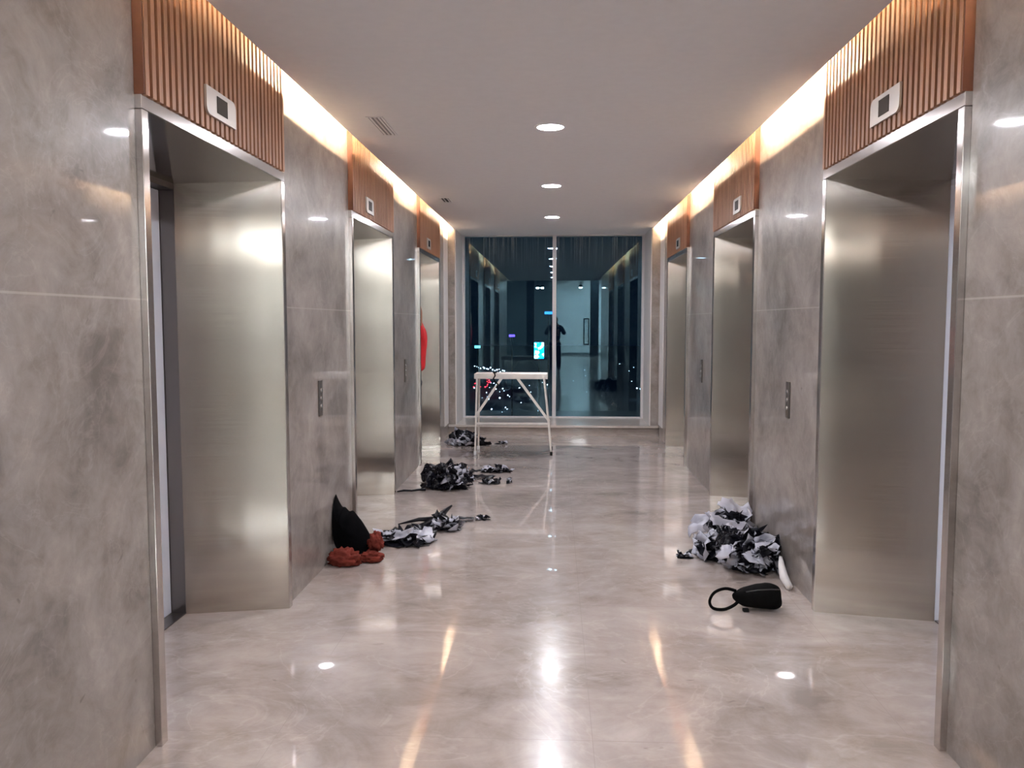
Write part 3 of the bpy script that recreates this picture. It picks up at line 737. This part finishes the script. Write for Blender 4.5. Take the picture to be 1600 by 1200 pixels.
skin_mesh('jacket', pv[:4] + pv[5:8] + pv[8:11], [(0, 1), (1, 2), (2, 3), (3, 4), (4, 5), (5, 6), (3, 7), (7, 8), (8, 9)], [(.175, .13), (.155, .115), (.17, .12), (.11, .09), .072, .062, .044, .072, .062, .044], M_JACKET, ph)
skin_mesh('trousers', [pv[0]] + pv[11:17], [(0, 1), (1, 2), (2, 3), (0, 4), (4, 5), (5, 6)], [(.15, .11), .098, .074, .060, .098, .074, .060], M_NAVY, ph)
for xx in (X0 + .11, X0 - .11):
    bm = B(); bmesh.ops.create_icosphere(bm, subdivisions=3, radius=1)
    for v in bm.verts: v.co = Vector((v.co.x * .047, v.co.y * .135, max(v.co.z, -.35) * .055)) + Vector((xx, -.47, .020))
    obj('shoe', bm, M_SHOE, ph, smooth=True)
bm = B(); box(bm, -.075, .085, -.115, -.107, 1.50, 1.585); soft(tag(obj('phone', bm, M_RUB, loc=(0, -.11, 1.5)), 'dark phone held up by the reflected photographer', 'phone'), .004)

# ------------------------------------------------------------------ hall behind the camera (mirrored in the window)
M_HALLW = pbr('hall_wall_white', (.78, .79, .78), .45)
M_HALLG = pbr('hall_wall_grey', (.16, .18, .19), .35)
bm = B(); box(bm, -6, 6, -15.5, -15.3, 0, 3.6); tag(obj('wall_hall_end', bm, M_HALLG), kind='structure')
bm = B(); box(bm, .03, 6, -15.3, -15.22, .1, 3.58); tag(obj('wall_hall_panel', bm, M_HALLW), kind='structure')
bm = B(); box(bm, -6, 6, -15.22, -15.2, 0, .1); tag(obj('baseboard_hall', bm, M_HALLG), kind='structure')
for k, s in enumerate((-1, 1)):
    bm = B(); box(bm, s * 5.8, s * 6, -15.3, Y0, 0, 3.6); tag(obj('wall_hall_left' if s < 0 else 'wall_hall_right', bm, M_PALEPAINT), kind='structure')
    X = XL if s < 0 else XR
    bm = B(); box(bm, s * (X + WT), s * 6, Y0 - .2, Y0, 0, 3.6); tag(obj('wall_front_left' if s < 0 else 'wall_front_right', bm, M_PALEPAINT), kind='structure')
bm = B(); box(bm, -6, 6, -15.5, Y0 - .1, 3.6, 3.7); tag(obj('ceiling_hall', bm, M_CEIL), kind='structure')
bm = B(); box(bm, -XL - WT, XR + WT, Y0 - .1, Y0, CZ - .0, 3.7); tag(obj('trim_7', bm, M_PALEPAINT), kind='structure')
M_COLUMN = pbr('dark_column', (.03, .035, .04), .3)
bm = B(); box(bm, 1.62, 2.0, -13.2, -12.85, 0, 3.6); tag(obj('trim_8', bm, M_COLUMN), kind='structure')
bm = B(); box(bm, -1.25, -.90, -13.2, -12.85, 0, 3.6); tag(obj('trim_9', bm, M_COLUMN), kind='structure')
M_HALLFILL = emit('hall_fill', (.88, .97, 1.0), HALL_E)
M_SPOT = emit('spot_lens', (1, .95, .88), 70)
for x, y, hlab in ((1.0, -12.6, 'left'), (2.6, -12.6, 'middle'), (4.2, -12.6, 'right'), (-3.0, -6.0, 'near')):  # unseen square lamps, added to brighten the hall mirrored in the window
    if 1:
        r = empty('hall_fill_light', (x, y, 3.6), 'square white light added to brighten the hall behind the camera, %s one' % hlab, 'ceiling light', 'added square hall lights')
        bm = B(); box(bm, x - .3, x + .3, y - .3, y + .3, 3.585, 3.598); obj('diffuser', bm, M_HALLFILL, r)
for x, y, lab in ((-.64, -7.2, 'left one of the close pair'), (-.46, -7.2, 'right one of the close pair'), (1.0, -7.0, 'single one toward the right')):
    r = empty('pendant_spot', (x, y, 3.6), 'small hanging spot lamp of the hall behind the camera, ' + lab, 'lamp', 'hanging hall spots')
    bm = B(); tube(bm, [(x, y, 3.6), (x, y, 2.98)], .004, 6); obj('cable', bm, M_RUB, r)
    bm = B(); lathe(bm, (x, y, 2.88), [(.065, 0), (.072, .0), (.072, .09), (.02, .11), (.001, .11)], 24); obj('housing', bm, M_COLUMN, r, smooth=True)
    bm = B(); lathe(bm, (x, y, 2.88), [(.0001, -.045), (.03, -.038), (.055, -.018), (.064, .004), (.064, .012)], 24); obj('lens', bm, M_SPOT, r)
# pull handle on the hall doors
hd = empty('door_handle', (1.66, -15.15, .45), 'tall rectangular dark pull handle on the pale hall wall, mirrored in the window', 'door handle')
bm = B(); hx, hz0, hz1, y = 1.42, .50, 1.72, -15.13
for p, q in (((hx, y, hz0), (hx, y, hz1)), ((hx + .22, y, hz0), (hx + .22, y, hz1)), ((hx - .02, y, hz0), (hx + .24, y, hz0)), ((hx - .02, y, hz1), (hx + .24, y, hz1))): bar(bm, p, q, .05, .03)
for zz in (hz0, hz1): box(bm, hx + .09, hx + .13, -15.22, y, zz - .02, zz + .02)
obj('pull_bar', bm, M_COLUMN, hd)

# ------------------------------------------------------------------ the city far below, through the glass
GZ = -38.0
bm = B(); box(bm, -500, 500, 60, 1400, GZ - 1, GZ); tag(obj('ground', bm, pbr('night_ground', (.40, .47, .55), .9)), kind='structure')
def gp(px, py, z=GZ + 6):     # where a sight line meets the streets
    u = (px - 866) / F; v = (py - 503) / F; d = (EYE - z) / v
    return Vector((u * d, d, z))
def lights(name, pts, m, lab):
    bm = B()
    for px, py, r in pts:
        p = gp(px, py); bmesh.ops.create_icosphere(bm, subdivisions=1, radius=r * p.y / F, matrix=Matrix.Translation(p))
    tag(obj(name, bm, m, loc=gp(780, 590)), lab, 'city lights', kind='stuff')
rnd = random.Random(3)
wp_ = [(742 + k * 3.1 + rnd.uniform(-1, 1), 572 + (k * .55) + rnd.uniform(-2, 2), rnd.uniform(.5, 1.2)) for k in range(17)]
wp_ += [(rnd.uniform(724, 795), rnd.uniform(590, 645), rnd.uniform(.35, .9)) for _ in range(22)]
wp_ += [(rnd.uniform(795, 850), rnd.uniform(580, 650), rnd.uniform(.3, .7)) for _ in range(9)] + [(852, 590, 2.2), (856, 601, 1.1), (842, 642, 1.4), (768, 640, 1.1), (781, 622, 1.3)]
wp_ += [(rnd.uniform(870, 1010), rnd.uniform(560, 640), .4) for _ in range(8)] + [(995, 606, 1.0), (1000, 607, .7)]
lights('street_lights', wp_, emit('street_white', (.6, .82, 1.0), 4.5), 'scattered blue-white street and traffic lights of the city far below the window')
lights('traffic_lights', [(752 + rnd.uniform(-12, 14), 598 + rnd.uniform(-7, 8), rnd.uniform(.6, 1.5)) for _ in range(16)], emit('tail_red', (1.0, .03, .05), 2.2), 'cluster of red tail lights on the road seen behind the work platform')
# lit signs on towers: cyan screen, small violet and cyan signs
def tower(c, w_, h_, lab, mm, faces):
    r = empty('lit_sign', (c[0], c[1], GZ), lab, 'illuminated sign')
    bm = B(); box(bm, c[0] - w_ * .08, c[0] + w_ * .08, c[1] + .6, c[1] + 1.4, GZ, c[2]); obj('mast', bm, M_COLUMN, r)
    bm = B(); box(bm, c[0] - w_ / 2, c[0] + w_ / 2, c[1] + .05, c[1] + .6, c[2] - h_ / 2, c[2] + h_ / 2); obj('casing', bm, M_COLUMN, r)
    bm = B(); box(bm, c[0] - w_ / 2, c[0] + w_ / 2, c[1], c[1] + .049, c[2] - h_ / 2, c[2] + h_ / 2); obj('screen', bm, mm, r)
    return r
def dirp(px, py, d): return Vector(((px - 866) / F * d, d, EYE - (py - 503) / F * d))
def screenmat():
    m = bpy.data.materials.new('cyan_screen'); m.use_nodes = True; N = m.node_tree.nodes; L = m.node_tree.links; N.clear()
    e = N.new('ShaderNodeEmission'); o = N.new('ShaderNodeOutputMaterial'); tc = N.new('ShaderNodeTexCoord'); nz = N.new('ShaderNodeTexNoise'); nz.inputs['Scale'].default_value = .55
    r = N.new('ShaderNodeValToRGB'); r.color_ramp.elements[0].position = .42; r.color_ramp.elements[0].color = (0, .28, 1, 1); r.color_ramp.elements[1].position = .60; r.color_ramp.elements[1].color = (.75, 1, 1, 1)
    k = r.color_ramp.elements.new(.5); k.color = (.0, .65, 1, 1)
    L.new(tc.outputs['Object'], nz.inputs[0]); L.new(nz.outputs[0], r.inputs[0]); L.new(r.outputs[0], e.inputs[0]); e.inputs[1].default_value = 3.2
    L.new(e.outputs[0], o.inputs[0]); return m
D = 300
tower(dirp(842.5, 547.5, D), 15 / F * D, 25 / F * D, 'bright cyan and white advertising screen outside, just above the work platform', screenmat(), 1)
tower(dirp(800, 524.5, D), 9 / F * D, 3.5 / F * D, 'small violet sign outside behind the left window pane', emit('violet_sign', (.15, .08, 1), 1.2), 1)
tower(dirp(746, 542, D), 9 / F * D, 4 / F * D, 'small cyan sign outside at the left edge of the window', emit('cyan_sign', (.15, .75, .9), 1.2), 1)
tower(dirp(857, 489, D), 12 / F * D, 4 / F * D, 'small blue sign outside close to the mullion', emit('blue_sign', (.03, .25, 1), 1.0), 1)
tower(dirp(1015, 496, D), 5 / F * D, 3 / F * D, 'tiny violet sign outside at the right edge of the window', emit('violet_sign_b', (.15, .08, 1), 1.0), 1)
